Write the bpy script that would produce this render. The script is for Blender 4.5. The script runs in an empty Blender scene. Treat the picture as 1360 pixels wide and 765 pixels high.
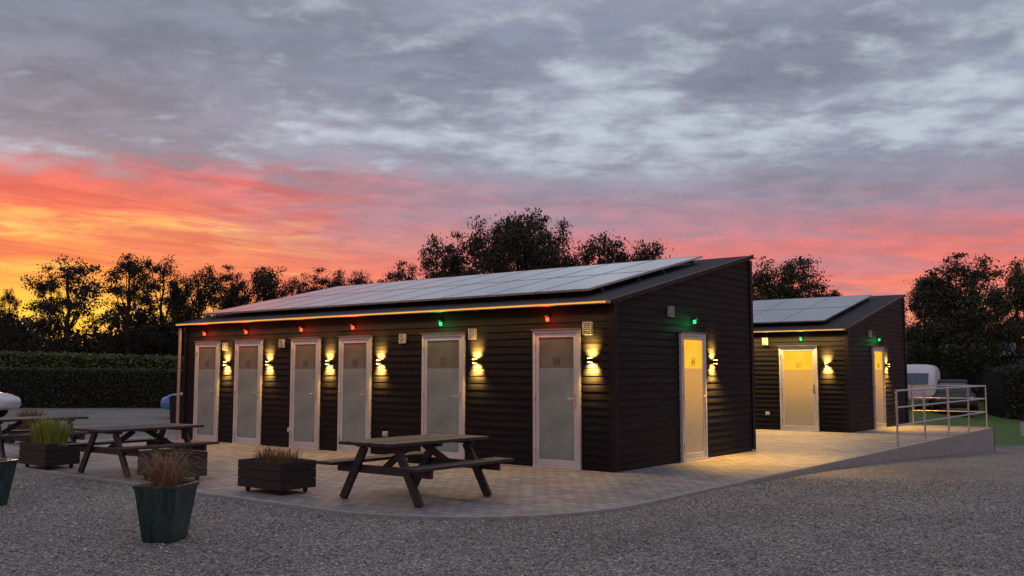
import bpy, bmesh, math, random
import numpy as np
from mathutils import Vector, Matrix
random.seed(7)
scene=bpy.context.scene
scene.view_settings.view_transform='Standard'
scene.view_settings.look='None'
scene.view_settings.exposure=0
COL=scene.collection

# ------------------------------------------------------------------ helpers
def lin(c):
    return tuple(((x/255)/12.92 if x/255<=0.04045 else ((x/255+0.055)/1.055)**2.4) for x in c)
CAMX,CAMY=7.55,-12.13
HA=math.atan2(.617,.787)
def F(r,d,z=0.0):      # survey frame (metres across / metres away from the entrance of the yard)
    return (CAMX+.787*r-.617*d, CAMY+.617*r+.787*d, z)
def sstep(a,b,x):
    t=min(1,max(0,(x-a)/(b-a))); return t*t*(3-2*t)
def gz(x,y):
    t=min(max(0,y+1.5)/17.5,1.04)
    return -0.02-0.62*t**1.55*sstep(-6,1.5,x)
def empty(name,loc,rot=0,**kw):
    o=bpy.data.objects.new(name,None); o.empty_display_size=.2
    COL.objects.link(o); o.location=loc; o.rotation_euler=(0,0,rot)
    for k,v in kw.items(): o[k]=v
    return o
class MB:
    def __init__(s): s.v=[];s.f=[];s.m=[];s.mi=0
    def add(s,vs,fs):
        n=len(s.v); s.v+= [tuple(v) for v in vs]
        for f in fs: s.f.append(tuple(i+n for i in f)); s.m.append(s.mi)
    def box(s,x0,x1,y0,y1,z0,z1):
        s.add([(x0,y0,z0),(x1,y0,z0),(x1,y1,z0),(x0,y1,z0),(x0,y0,z1),(x1,y0,z1),(x1,y1,z1),(x0,y1,z1)],
              [(0,3,2,1),(4,5,6,7),(0,1,5,4),(1,2,6,5),(2,3,7,6),(3,0,4,7)])
        return s
    def taper(s,w0,d0,z0,w1,d1,z1,cx=0,cy=0):
        s.add([(cx-w0,cy-d0,z0),(cx+w0,cy-d0,z0),(cx+w0,cy+d0,z0),(cx-w0,cy+d0,z0),(cx-w1,cy-d1,z1),(cx+w1,cy-d1,z1),(cx+w1,cy+d1,z1),(cx-w1,cy+d1,z1)],
              [(0,3,2,1),(4,5,6,7),(0,1,5,4),(1,2,6,5),(2,3,7,6),(3,0,4,7)])
    def beam(s,p,q,w,h,up=(0,0,1)):
        p=Vector(p);q=Vector(q);d=(q-p).normalized();u=Vector(up)
        a=d.cross(u).normalized();b=a.cross(d).normalized()
        vs=[]
        for c in (p,q):
            for i,j in ((-1,-1),(1,-1),(1,1),(-1,1)): vs.append(c+a*i*w/2+b*j*h/2)
        s.add(vs,[(0,1,2,3),(7,6,5,4),(0,4,5,1),(1,5,6,2),(2,6,7,3),(3,7,4,0)])
        return s
    def cyl(s,p,q,r,r2=None,n=10,cap=True):
        r2=r if r2 is None else r2
        p=Vector(p);q=Vector(q);d=(q-p).normalized()
        u=Vector((0,0,1)) if abs(d.z)<.9 else Vector((1,0,0))
        a=d.cross(u).normalized();b=d.cross(a)
        vs=[p+(a*math.cos(2*math.pi*i/n)+b*math.sin(2*math.pi*i/n))*r for i in range(n)]
        vs+=[q+(a*math.cos(2*math.pi*i/n)+b*math.sin(2*math.pi*i/n))*r2 for i in range(n)]
        fs=[(i,(i+1)%n,n+(i+1)%n,n+i) for i in range(n)]
        if cap: fs+=[tuple(range(n))[::-1],tuple(range(n,2*n))]
        s.add(vs,fs)
        return s
    def loft(s,secs,n=20,ex=4.0):   # secs: (x,z0,z1,halfwidth)
        vs=[]
        for (x,z0,z1,hw) in secs:
            for k in range(n):
                t=2*math.pi*k/n; c=math.cos(t);q=math.sin(t)
                vs.append((x,hw*math.copysign(abs(c)**(2/ex),c),(z0+z1)/2+(z1-z0)/2*math.copysign(abs(q)**(2/ex),q)))
        fs=[]
        for i in range(len(secs)-1):
            for k in range(n): fs.append((i*n+k,i*n+(k+1)%n,(i+1)*n+(k+1)%n,(i+1)*n+k))
        fs.append(tuple(range(n))[::-1]); fs.append(tuple((len(secs)-1)*n+k for k in range(n)))
        s.add(vs,fs)
    def mesh(s,name,mats,smooth=False):
        me=bpy.data.meshes.new(name); me.from_pydata(s.v,[],s.f)
        if not isinstance(mats,(list,tuple)): mats=[mats]
        for m in mats: me.materials.append(m)
        me.polygons.foreach_set('material_index',s.m)
        if smooth: me.polygons.foreach_set('use_smooth',[True]*len(s.f))
        me.update()
        bm=bmesh.new(); bm.from_mesh(me); bmesh.ops.recalc_face_normals(bm,faces=bm.faces); bm.to_mesh(me); bm.free()
        return me
    def obj(s,name,mats,parent=None,smooth=False,bevel=0,loc=(0,0,0),rot=(0,0,0),**kw):
        return mkobj(name,s.mesh(name,mats,smooth),parent,bevel,loc,rot,**kw)
def mkobj(name,me,parent=None,bevel=0,loc=(0,0,0),rot=(0,0,0),**kw):
    o=bpy.data.objects.new(name,me); COL.objects.link(o)
    if parent: o.parent=parent
    o.location=loc;o.rotation_euler=rot
    if bevel:
        b=o.modifiers.new('b','BEVEL');b.width=bevel;b.segments=2;b.limit_method='ANGLE'
    for k,v in kw.items(): o[k]=v
    return o
def npmesh(name,V,Fq,mat,k=4):
    me=bpy.data.meshes.new(name)
    me.vertices.add(len(V)); me.vertices.foreach_set('co',V.astype(np.float32).ravel())
    nf=len(Fq); me.loops.add(nf*k); me.loops.foreach_set('vertex_index',Fq.astype(np.int32).ravel())
    me.polygons.add(nf); me.polygons.foreach_set('loop_start',np.arange(0,nf*k,k,dtype=np.int32))
    me.polygons.foreach_set('loop_total',np.full(nf,k,dtype=np.int32))
    me.materials.append(mat); me.update(calc_edges=True); me.validate(); return me

# ------------------------------------------------------------------ node helper
class NT:
    def __init__(s,tree): s.t=tree; s.N=tree.nodes; s.L=tree.links
    def n(s,t,**kw):
        x=s.N.new(t)
        for k,v in kw.items(): setattr(x,k,v)
        return x
    def put(s,sock,v):
        if isinstance(v,bpy.types.NodeSocket): s.L.new(v,sock)
        elif v is not None: sock.default_value=v
    def m(s,op,a,b=None,c=None,clamp=False):
        x=s.n('ShaderNodeMath',operation=op,use_clamp=clamp)
        s.put(x.inputs[0],a); s.put(x.inputs[1],b); s.put(x.inputs[2],c); return x.outputs[0]
    def ss(s,v,a,b,lo=0.,hi=1.,kind='SMOOTHSTEP'):
        x=s.n('ShaderNodeMapRange',interpolation_type=kind)
        s.put(x.inputs[0],v);x.inputs[1].default_value=a;x.inputs[2].default_value=b
        x.inputs[3].default_value=lo;x.inputs[4].default_value=hi; return x.outputs[0]
    def noise(s,vec,scale,detail=4,rough=.5,lac=2.0,dist=0):
        x=s.n('ShaderNodeTexNoise'); s.put(x.inputs['Vector'],vec)
        x.inputs['Scale'].default_value=scale;x.inputs['Detail'].default_value=detail
        x.inputs['Roughness'].default_value=rough;x.inputs['Lacunarity'].default_value=lac;x.inputs['Distortion'].default_value=dist
        return x.outputs['Fac']
    def mixc(s,f,a,b,mode='MIX'):
        x=s.n('ShaderNodeMix',data_type='RGBA',blend_type=mode)
        s.put(x.inputs[0],f)
        for i,v in ((6,a),(7,b)):
            if isinstance(v,tuple) and len(v)==3: v=(*v,1)
            s.put(x.inputs[i],v)
        return x.outputs[2]
    def ramp(s,f,stops,interp='EASE'):
        x=s.n('ShaderNodeValToRGB'); s.put(x.inputs[0],f); cr=x.color_ramp; cr.interpolation=interp
        while len(cr.elements)<len(stops): cr.elements.new(.5)
        for e,(p,c) in zip(cr.elements,stops): e.position=p; e.color=(*c,1)
        return x.outputs[0]
    def xyz(s,v):
        x=s.n('ShaderNodeSeparateXYZ'); s.put(x.inputs[0],v); return x.outputs
    def comb(s,a,b,c=0.):
        x=s.n('ShaderNodeCombineXYZ'); s.put(x.inputs[0],a);s.put(x.inputs[1],b);s.put(x.inputs[2],c); return x.outputs[0]
    def mapv(s,v,sc):
        x=s.n('ShaderNodeMapping'); s.put(x.inputs[0],v); x.inputs['Scale'].default_value=sc; return x.outputs[0]
def newmat(name):
    m=bpy.data.materials.new(name); m.use_nodes=True
    t=NT(m.node_tree); b=t.N['Principled BSDF']; return m,t,b
def bump(t,b,h,strength=.5,dist=.01):
    x=t.n('ShaderNodeBump'); x.inputs['Strength'].default_value=strength;x.inputs['Distance'].default_value=dist
    t.L.new(h,x.inputs['Height']); t.L.new(x.outputs[0],b.inputs['Normal'])
def pm(name,c1,c2=None,scale=5,stretch=(1,1,1),rough=.6,metal=0,bs=.0,bd=.004,spec=.5,coat=0,island=False,detail=5):
    m,t,b=newmat(name); c2=c2 or c1
    tc=t.n('ShaderNodeTexCoord').outputs['Object']
    v=t.mapv(tc,stretch); nf=t.noise(v,scale,detail,.6)
    f=t.ss(nf,.32,.68,kind='LINEAR')
    if island:
        g=t.n('ShaderNodeNewGeometry').outputs['Random Per Island']
        f=t.m('ADD',t.m('MULTIPLY',f,.4),t.m('MULTIPLY',g,.6))
    t.L.new(t.mixc(f,tuple(c1),tuple(c2)),b.inputs['Base Color'])
    t.L.new(t.ss(nf,.3,.7,max(0,rough-.08),min(1,rough+.1),kind='LINEAR'),b.inputs['Roughness'])
    b.inputs['Metallic'].default_value=metal; b.inputs['Specular IOR Level'].default_value=spec
    if coat: b.inputs['Coat Weight'].default_value=coat
    if bs: bump(t,b,nf,bs,bd)
    return m
def emi(name,c,st,base=None):
    m,t,b=newmat(name)
    tc=t.n('ShaderNodeTexCoord').outputs['Object']; nf=t.noise(tc,3,2)
    b.inputs['Base Color'].default_value=(*(base or c),1)
    b.inputs['Emission Color'].default_value=(*c,1)
    t.L.new(t.ss(nf,.3,.7,st*.9,st*1.1,kind='LINEAR'),b.inputs['Emission Strength'])
    return m

# ------------------------------------------------------------------ materials
BH=.12
def cladding_mat():
    m,t,b=newmat('black_stained_weatherboard')
    tc=t.n('ShaderNodeTexCoord').outputs['Object']; o=t.xyz(tc)
    row=t.m('FLOOR',t.m('DIVIDE',t.m('ADD',o[2],.0005),BH))
    along=t.m('ADD',o[0],o[1])
    seg=t.m('FLOOR',t.m('DIVIDE',t.m('ADD',along,t.m('MULTIPLY',row,1.37)),3.3))
    wn=t.n('ShaderNodeTexWhiteNoise',noise_dimensions='2D'); t.L.new(t.comb(row,seg),wn.inputs['Vector'])
    r=wn.outputs['Value']
    shift=t.comb(t.m('ADD',t.m('MULTIPLY',along,1.3),t.m('MULTIPLY',r,37)),t.m('MULTIPLY',o[2],38))
    g=t.noise(shift,1.0,7,.65,dist=.4)
    g2=t.noise(t.comb(t.m('ADD',t.m('MULTIPLY',along,.9),t.m('MULTIPLY',r,11)),t.m('MULTIPLY',o[2],6)),1.6,4,.6)
    base=t.mixc(t.ss(g,.38,.68),lin((6,7,10)),lin((27,28,34)))
    base=t.mixc(t.m('MULTIPLY',r,.65),base,lin((9,10,13)))
    base=t.mixc(t.ss(g2,.55,.75,0,.5),base,lin((38,38,42)))
    t.L.new(base,b.inputs['Base Color'])
    t.L.new(t.ss(g,.3,.7,.5,.8,kind='LINEAR'),b.inputs['Roughness'])
    b.inputs['Specular IOR Level'].default_value=.2
    bump(t,b,g,.7,.006)
    return m
M_clad=cladding_mat()
M_trim=pm('black_corner_board',lin((12,12,15)),lin((22,22,25)),3,(6,6,.6),.6,bs=.3,spec=.25)
M_roof=pm('charcoal_roof_felt',lin((34,34,38)),lin((48,48,52)),12,rough=.8,bs=.2)
M_fascia=pm('dark_fascia',lin((20,20,23)),lin((30,30,33)),6,rough=.6,spec=.3)
M_barge=pm('grey_metal_flashing',lin((96,96,100)),lin((120,120,124)),4,rough=.4,metal=.6)
M_white=pm('white_door_frame_paint',(.46,.48,.50),(.57,.59,.60),3,rough=.4)
M_box=pm('light_grey_plastic',(.38,.38,.38),(.48,.48,.48),6,rough=.5)
M_steel=pm('brushed_steel',(.55,.55,.56),(.65,.65,.66),20,rough=.3,metal=1)
M_galv=pm('galvanised_steel',(.42,.43,.45),(.6,.61,.63),22,rough=.42,metal=.75)
M_black=pm('black_metal',(.015,.015,.016),(.03,.03,.03),8,rough=.45)
M_alu=pm('aluminium_panel_frame',(.5,.5,.52),(.6,.6,.62),9,rough=.35,metal=.9)
M_gutter=pm('zinc_gutter',(.3,.28,.26),(.4,.38,.35),6,rough=.45,metal=.7)
M_postw=pm('pale_wooden_post',lin((150,134,124)),lin((178,162,150)),4,(8,8,1),.7,bs=.2)
def glass(name,c1,c2,rough,em=None,st=0,grad=None):
    m,t,b=newmat(name)
    tc=t.n('ShaderNodeTexCoord').outputs['Object']; o=t.xyz(tc)
    nf=t.noise(tc,2.2,3)
    t.L.new(t.mixc(t.ss(nf,.3,.7),c1,c2),b.inputs['Base Color'])
    b.inputs['Roughness'].default_value=rough; b.inputs['Specular IOR Level'].default_value=.5
    if em:
        if grad: 
            k=t.ss(o[2],grad[0],grad[1]); ec=t.mixc(k,em[0],em[1])
        else: ec=t.mixc(t.ss(nf,.35,.65),em[0],em[1])
        t.L.new(ec,b.inputs['Emission Color']); b.inputs['Emission Strength'].default_value=st
    return m
M_gup=glass('dim_clear_door_glass',lin((80,92,94)),lin((102,112,112)),.18)
M_glo=glass('frosted_door_glass',lin((114,134,136)),lin((136,154,154)),.4)
M_lup=glass('lit_amber_door_glass',(.12,.08,.03),(.12,.08,.03),.2,(lin((255,176,30)),lin((255,192,44))),1.0)
M_llo=glass('lit_frosted_door_glass',lin((96,86,70)),lin((106,96,76)),.4,(lin((128,106,78)),lin((218,156,72))),.85,(.3,1.56))
M_sign=pm('dark_door_sign_print',lin((62,64,62)),lin((72,74,72)),5,rough=.5)
M_red=emi('red_signal_lens',(1,.04,.012),5,(.3,.02,.01))
M_green=emi('green_signal_lens',(.02,1,.22),1.7,(.01,.3,.05))
M_warm=emi('warm_lamp_lens',(1,.58,.14),14)
M_led=emi('warm_led_strip',(1,.50,.10),.72)
def cell_mat():
    m,t,b=newmat('solar_cell_glass')
    tc=t.n('ShaderNodeTexCoord').outputs['Object']
    br=t.n('ShaderNodeTexBrick',offset=0.0); t.L.new(tc,br.inputs['Vector'])
    br.inputs['Scale'].default_value=1; br.inputs['Brick Width'].default_value=.166;br.inputs['Row Height'].default_value=.166
    br.inputs['Mortar Size'].default_value=.003
    br.inputs['Color1'].default_value=(.03,.036,.05,1);br.inputs['Color2'].default_value=(.036,.042,.056,1);br.inputs['Mortar'].default_value=(.09,.09,.1,1)
    t.L.new(br.outputs['Color'],b.inputs['Base Color'])
    b.inputs['Roughness'].default_value=.2; b.inputs['Specular IOR Level'].default_value=1.0; b.inputs['IOR'].default_value=1.8
    b.inputs['Coat Weight'].default_value=1.0; b.inputs['Coat Roughness'].default_value=.12
    return m
M_cell=cell_mat()
M_table=pm('dark_stained_table_wood',lin((24,24,28)),lin((47,46,51)),3,(1.2,22,22),.55,bs=.4,island=True)
M_crate=pm('dark_planter_boards',lin((20,19,21)),lin((37,34,35)),3,(2,2,18),.65,bs=.35,island=True)
M_soil=pm('potting_soil',(.015,.012,.01),(.04,.03,.022),30,rough=.95,bs=.8)
M_rubber=pm('black_rubber',(.012,.012,.012),(.025,.025,.025),10,rough=.8)
def glaze():
    m,t,b=newmat('dark_green_glazed_ceramic')
    tc=t.n('ShaderNodeTexCoord').outputs['Object']
    n1=t.noise(t.mapv(tc,(6,6,1.6)),2,6,.6); 
    c=t.mixc(t.ss(n1,.32,.70),lin((20,42,44)),lin((46,76,74)))
    c=t.mixc(t.ss(t.noise(tc,14,5),.60,.78,0,.6),c,lin((84,96,86)))
    t.L.new(c,b.inputs['Base Color']); b.inputs['Roughness'].default_value=.25; b.inputs['Coat Weight'].default_value=.3
    bump(t,b,n1,.2,.006); return m
M_glaze=glaze()
def blade(name,c1,c2): return pm(name,c1,c2,2,rough=.6,island=True)
M_bgreen=blade('fresh_green_grass_blades',lin((84,104,34)),lin((150,160,60)))
M_bbrown=blade('bronze_grass_blades',lin((104,76,56)),lin((172,138,102)))
M_bolive=blade('olive_brown_grass_blades',lin((88,76,44)),lin((142,120,70)))
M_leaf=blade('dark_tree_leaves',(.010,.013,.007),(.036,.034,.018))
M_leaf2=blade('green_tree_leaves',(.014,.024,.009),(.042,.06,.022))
M_hedge=blade('clipped_hedge_leaves',(.02,.03,.014),(.045,.062,.03))
M_crop=blade('tall_green_crop_leaves',(.05,.09,.025),(.10,.16,.055))
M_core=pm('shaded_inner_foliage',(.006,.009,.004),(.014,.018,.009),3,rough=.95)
M_bark=pm('dark_bark',(.02,.016,.014),(.045,.038,.032),6,(4,4,1),.9,bs=.5)

def ground_mat():
    m,t,b=newmat('gravel_and_grass_ground')
    tc=t.n('ShaderNodeTexCoord').outputs['Object']; o=t.xyz(tc)
    dx=t.m('SUBTRACT',o[0],CAMX);dy=t.m('SUBTRACT',o[1],CAMY)
    d=t.m('ADD',t.m('MULTIPLY',dx,-.617),t.m('MULTIPLY',dy,.787))
    r=t.m('ADD',t.m('MULTIPLY',dx,.787),t.m('MULTIPLY',dy,.617))
    vo=t.n('ShaderNodeTexVoronoi'); t.L.new(tc,vo.inputs['Vector']); vo.inputs['Scale'].default_value=55; vo.inputs['Randomness'].default_value=1
    vs=t.xyz(vo.outputs['Color'])
    vo2=t.n('ShaderNodeTexVoronoi'); t.L.new(tc,vo2.inputs['Vector']); vo2.inputs['Scale'].default_value=31
    v2=t.xyz(vo2.outputs['Color'])
    stone=t.m('ADD',t.m('MULTIPLY',vs[0],.65),t.m('MULTIPLY',v2[1],.35))
    c=t.ramp(stone,[(0,lin((84,81,78))),(.3,lin((128,124,119))),(.6,lin((164,159,152))),(.8,lin((198,192,183))),(1,lin((236,230,219)))],'LINEAR')
    tint=t.mixc(vs[2],(.94,.98,1.04),(1.04,1.0,.95)); c=t.mixc(1.0,c,tint,'MULTIPLY')
    edge=t.ss(vo.outputs['Distance'],.25,.75,1.,.42); c=t.mixc(1.0,c,t.comb(edge,edge,edge),'MULTIPLY')
    big=t.noise(tc,.35,5,.6); bigf=t.ss(big,.3,.7,.82,1.12); c=t.mixc(1.0,c,t.comb(bigf,bigf,bigf),'MULTIPLY')
    rut=t.noise(t.comb(t.m('MULTIPLY',o[0],.7),t.m('MULTIPLY',o[1],.12)),1.3,4); rf=t.ss(rut,.5,.68,1.,.82); c=t.mixc(1.0,c,t.comb(rf,rf,rf),'MULTIPLY')
    gn=t.noise(tc,3,6,.7); gn2=t.noise(tc,45,3,.7)
    grass=t.mixc(t.ss(gn,.3,.7),(.08,.14,.035),(.15,.23,.06)); grass=t.mixc(t.ss(gn2,.35,.65,0,.5),grass,(.05,.08,.02))
    warp=t.m('MULTIPLY',t.m('SUBTRACT',gn,.5),1.6)
    g1=t.m('MULTIPLY',t.ss(t.m('ADD',d,warp),28.0,28.5),t.ss(t.m('ADD',r,warp),6,6.5))
    g2=t.ss(t.m('ADD',d,warp),39.5,40)
    mask=t.m('MAXIMUM',g1,g2)
    c=t.mixc(mask,c,grass)
    t.L.new(c,b.inputs['Base Color']); b.inputs['Roughness'].default_value=.85; b.inputs['Specular IOR Level'].default_value=.3
    h=t.m('ADD',t.m('MULTIPLY',t.m('SUBTRACT',1,vo.outputs['Distance']),.7),t.m('MULTIPLY',t.m('SUBTRACT',1,vo2.outputs['Distance']),.5))
    bump(t,b,h,.75,.014)
    return m
M_ground=ground_mat()
def pave_mat():
    m,t,b=newmat('concrete_block_paving')
    tc=t.n('ShaderNodeTexCoord').outputs['Object']
    br=t.n('ShaderNodeTexBrick'); t.L.new(tc,br.inputs['Vector']); br.inputs['Scale'].default_value=1
    br.inputs['Brick Width'].default_value=.21;br.inputs['Row Height'].default_value=.14;br.inputs['Mortar Size'].default_value=.008
    br.inputs['Mortar Smooth'].default_value=.2; br.inputs['Bias'].default_value=-.1
    br.inputs['Color1'].default_value=(*lin((160,158,158)),1);br.inputs['Color2'].default_value=(*lin((124,123,125)),1);br.inputs['Mortar'].default_value=(*lin((54,54,56)),1)
    n1=t.noise(tc,.8,5,.6);n2=t.noise(tc,60,3)
    f=t.ss(n1,.3,.7,.82,1.12);g=t.ss(n2,.3,.7,.88,1.1)
    k=t.m('MULTIPLY',f,g)
    t.L.new(t.mixc(1.0,br.outputs['Color'],t.comb(k,k,k),'MULTIPLY'),b.inputs['Base Color'])
    b.inputs['Roughness'].default_value=.6
    bump(t,b,t.m('SUBTRACT',t.m('MULTIPLY',n2,.15),br.outputs['Fac']),.5,.006); return m
M_pave=pave_mat()
M_kerb=pm('concrete_kerb',lin((134,136,134)),lin((164,165,162)),9,rough=.85,bs=.3)

# ------------------------------------------------------------------ ground + terrace
xs=np.unique(np.concatenate([np.arange(-20,26,.5),np.linspace(-60,-20,14),np.linspace(26,60,12),np.linspace(-500,-60,9),np.linspace(60,500,9)]))
ys=np.unique(np.concatenate([np.arange(-14,32,.5),np.linspace(-60,-14,8),np.linspace(32,80,14),np.linspace(80,600,10)]))
V=np.array([(x,y,gz(x,y)+.006*math.sin(x*1.3+y*.7)*math.cos(y*1.1)) for y in ys for x in xs])
nx=len(xs); Fq=np.array([(j*nx+i,j*nx+i+1,(j+1)*nx+i+1,(j+1)*nx+i) for j in range(len(ys)-1) for i in range(nx-1)])
g=mkobj('ground',npmesh('ground',V,Fq,M_ground)); g['kind']='structure'; g['label']='grey gravel yard running into rough green grass'
for p in g.data.polygons: p.use_smooth=True

R=2.4; cx,cy=1.95-R,-5.15+R
edge=[(-12.8,-5.15)]+[(cx+R*math.sin(a),cy-R*math.cos(a)) for a in np.linspace(0,math.pi/2,22)]+[(1.95,16.0)]
poly=edge+[(-7,16.0),(-7,.9),(-12.8,.9)]
mb=MB(); n=len(poly)
mb.add([(x,y,0) for x,y in poly]+[(x,y,-1.1) for x,y in poly],[tuple(range(n))]+[(i,(i+1)%n,n+(i+1)%n,n+i) for i in range(n)])
mb.obj('paved_terrace',M_pave,kind='structure',label='grey block paved terrace around the cabins')
def offs(path,o):
    out=[]
    for i,(x,y) in enumerate(path):
        a=Vector(path[max(i-1,0)]);c=Vector(path[min(i+1,len(path)-1)]); d=(c-a).normalized()
        out.append((x+d.y*o,y-d.x*o))
    return out
e2=[edge[0]]+edge[1:-1]+[(1.95,y) for y in np.linspace(-2.4,16.08,24)]
inn=offs(e2,-.01); out=offs(e2,.085)
mb=MB(); n=len(e2)
vs=[(x,y,.008) for x,y in inn]+[(x,y,.008) for x,y in out]+[(x,y,-1.1) for x,y in out]
mb.add(vs,[(i,i+1,n+i+1,n+i) for i in range(n-1)]+[(n+i,n+i+1,2*n+i+1,2*n+i) for i in range(n-1)])
mb.box(-7,2.035,16.01,16.1,-1.1,.008)
mb.obj('terrace_kerb',M_kerb,kind='structure',label='pale concrete kerb edging the terrace')

# loose pebbles
rng=np.random.default_rng(3)
NP=50000
d=rng.uniform(5.5,14,NP)**1.0; r=rng.uniform(-8.5,8.5,NP)
X=CAMX+.787*r-.617*d; Y=CAMY+.617*r+.787*d
dc=np.hypot(X-cx,Y-cy)
inside=((X<cx)&(Y>-5.27))|((Y>cy)&(X<2.07))|((X>=cx)&(Y<=cy)&(dc<R+.12))
keep=~inside; X=X[keep];Y=Y[keep];N_=len(X)
sz=rng.uniform(.0045,.0108,N_)*rng.choice([1,1,1,1.5],N_)
octv=np.array([(1,0,0),(0,1,0),(-1,0,0),(0,-1,0),(0,0,.6),(0,0,-.6)])
ang=rng.uniform(0,6.28,N_); sx=rng.uniform(.7,1.5,N_)
P=octv[None]*sz[:,None,None]*rng.uniform(.7,1.2,(N_,6,1)); P[:,:,0]*=sx[:,None]
ca,sa=np.cos(ang)[:,None],np.sin(ang)[:,None]
PX=P[:,:,0]*ca-P[:,:,1]*sa; PY=P[:,:,0]*sa+P[:,:,1]*ca; 
tl=rng.uniform(-.5,.5,(N_,1)); PZ=P[:,:,2]+PX*tl
zz=np.array([gz(x,y)+.006*math.sin(x*1.3+y*.7)*math.cos(y*1.1) for x,y in zip(X,Y)])
V=np.stack([PX+X[:,None],PY+Y[:,None],PZ+zz[:,None]+sz[:,None]*.35],-1).reshape(-1,3)
fo=np.array([(0,1,4),(1,2,4),(2,3,4),(3,0,4),(1,0,5),(2,1,5),(3,2,5),(0,3,5)])
Fq=(fo[None]+6*np.arange(N_)[:,None,None]).reshape(-1,3)
mp,t,b=newmat('loose_pebble_stone')
ri=t.n('ShaderNodeNewGeometry').outputs['Random Per Island']
t.L.new(t.ramp(ri,[(0,lin((86,84,81))),(.4,lin((132,129,123))),(.7,lin((170,165,157))),(1,lin((232,226,216)))],'LINEAR'),b.inputs['Base Color']); b.inputs['Roughness'].default_value=.75
o=mkobj('loose_gravel',npmesh('loose_gravel',V,Fq,mp,3)); o['kind']='stuff'; o['label']='loose grey and beige gravel stones'; o['category']='gravel'

# ------------------------------------------------------------------ cabins
K=.228; EAVE=2.55; DEP=5.0
def door_mesh_set(w,lit):
    h=2.16; fw=.05
    fr=MB()
    fr.box(-w/2,-w/2+fw,-.05,.02,.03,h); fr.box(w/2-fw,w/2,-.05,.02,.03,h); fr.box(-w/2+fw,w/2-fw,-.05,.02,h-fw,h); fr.box(-w/2,w/2,-.058,.02,.0,.03)
    a=w/2-fw-.004; lw=.06
    fr.box(-a,-a+lw,-.04,.015,.035,h-fw-.004); fr.box(a-lw,a,-.04,.015,.035,h-fw-.004)
    fr.box(-a+lw,a-lw,-.04,.015,h-fw-.065,h-fw-.004); fr.box(-a+lw,a-lw,-.04,.015,.035,.13)
    up=MB(); up.box(-a+lw,a-lw,-.026,-.01,1.56,h-fw-.065)
    lo=MB(); lo.box(-a+lw,a-lw,-.0265,-.01,.13,1.56)
    hd=MB(); hd.box(a-.058,a-.026,-.05,-.04,.95,1.17); hd.cyl((a-.042,-.05,1.08),(a-.042,-.085,1.08),.009); hd.cyl((a-.042,-.082,1.08),(a-.165,-.082,1.08),.009); hd.cyl((a-.042,-.054,.99),(a-.042,-.05,.99),.014)
    hg=[MB().cyl((-w/2+fw-.002,-.056,z-.05),(-w/2+fw-.002,-.056,z+.05),.009) for z in (.25,1.08,1.9)]
    dp=MB(); dp.box(-w/2-.03,w/2+.03,-.075,-.0,h+.002,h+.022)
    sg=MB(); s=.062; cz=1.67; y0,y1=-.03,-.0262
    for (x0,x1,z0,z1) in ((-s,s,cz+s-.006,cz+s),(-s,s,cz-s,cz-s+.006),(-s,-s+.006,cz-s+.006,cz+s-.006),(s-.006,s,cz-s+.006,cz+s-.006)): sg.box(x0,x1,y0,y1,z0,z1)
    return fr,up,lo,hd,hg,dp,sg
def person_icon(mb,cx,cz,k):
    mb.cyl((cx,-.03,cz+.03*k),(cx,-.0262,cz+.03*k),.008*k,n=8)
    mb.box(cx-.009*k,cx+.009*k,-.03,-.0262,cz-.005*k,cz+.018*k)
    mb.box(cx-.008*k,cx-.002*k,-.03,-.0262,cz-.035*k,cz-.005*k); mb.box(cx+.002*k,cx+.008*k,-.03,-.0262,cz-.035*k,cz-.005*k)
def add_door(B,loc,rz,w,lit,icon):
    fr,up,lo,hd,hg,dp,sg=door_mesh_set(w,lit)
    off=.012; loc=(loc[0]+math.sin(rz)*off,loc[1]-math.cos(rz)*off,loc[2])
    D=fr.obj('door',M_white,B,bevel=.004,loc=loc,rot=(0,0,rz))
    D['label']='white framed door with %s frosted glass'%('glowing amber' if lit else 'dim grey')
    up.obj('window_pane',M_lup if lit else M_gup,D,label='clear upper door pane')
    lo.obj('window_pane',M_llo if lit else M_glo,D,label='frosted lower door pane')
    hd.obj('handle',M_steel,D)
    for q in hg: q.obj('hinge',M_steel,D)
    dp.obj('drip_cap',M_barge,D)
    if icon==0: person_icon(sg,0,1.67,1.2)
    elif icon==1: person_icon(sg,-.024,1.67,1.0); person_icon(sg,.024,1.67,1.0)
    else:
        person_icon(sg,-.034,1.67,.9);person_icon(sg,0,1.67,.9);person_icon(sg,.034,1.67,.9)
    sg.obj('door_sign',M_sign,D)
def wall_light(B,loc,rz,p=420,pd=420,pg=26):
    h=MB(); h.box(-.035,.035,-.105,-.045,-.03,.03); h.box(-.03,.03,-.046,-.0,-.028,.028)
    L=h.obj('wall_lamp',M_black,B,bevel=.004,loc=loc,rot=(0,0,rz))
    MB().box(-.03,.03,-.101,-.049,.0305,.034).obj('lamp_lens',M_warm,L)
    MB().box(-.03,.03,-.101,-.049,-.034,-.0305).obj('lamp_lens',M_warm,L)
    def spot(en,sz,bl,z,rx,y=-.12):
        ld=bpy.data.lights.new('wall_lamp_light','SPOT'); ld.color=(1,.50,.09); ld.energy=en
        ld.spot_size=math.radians(sz); ld.spot_blend=bl; ld.shadow_soft_size=.03
        lo=bpy.data.objects.new('lamp_beam',ld); COL.objects.link(lo); lo.parent=L; lo.location=(0,y,z)
        lo.rotation_euler=(math.radians(rx),0,0)
    spot(p,88,1,.04,180-50,-.13); spot(pd,88,1,-.04,50,-.13)
    spot(pg,120,.9,-.05,-18)
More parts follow.
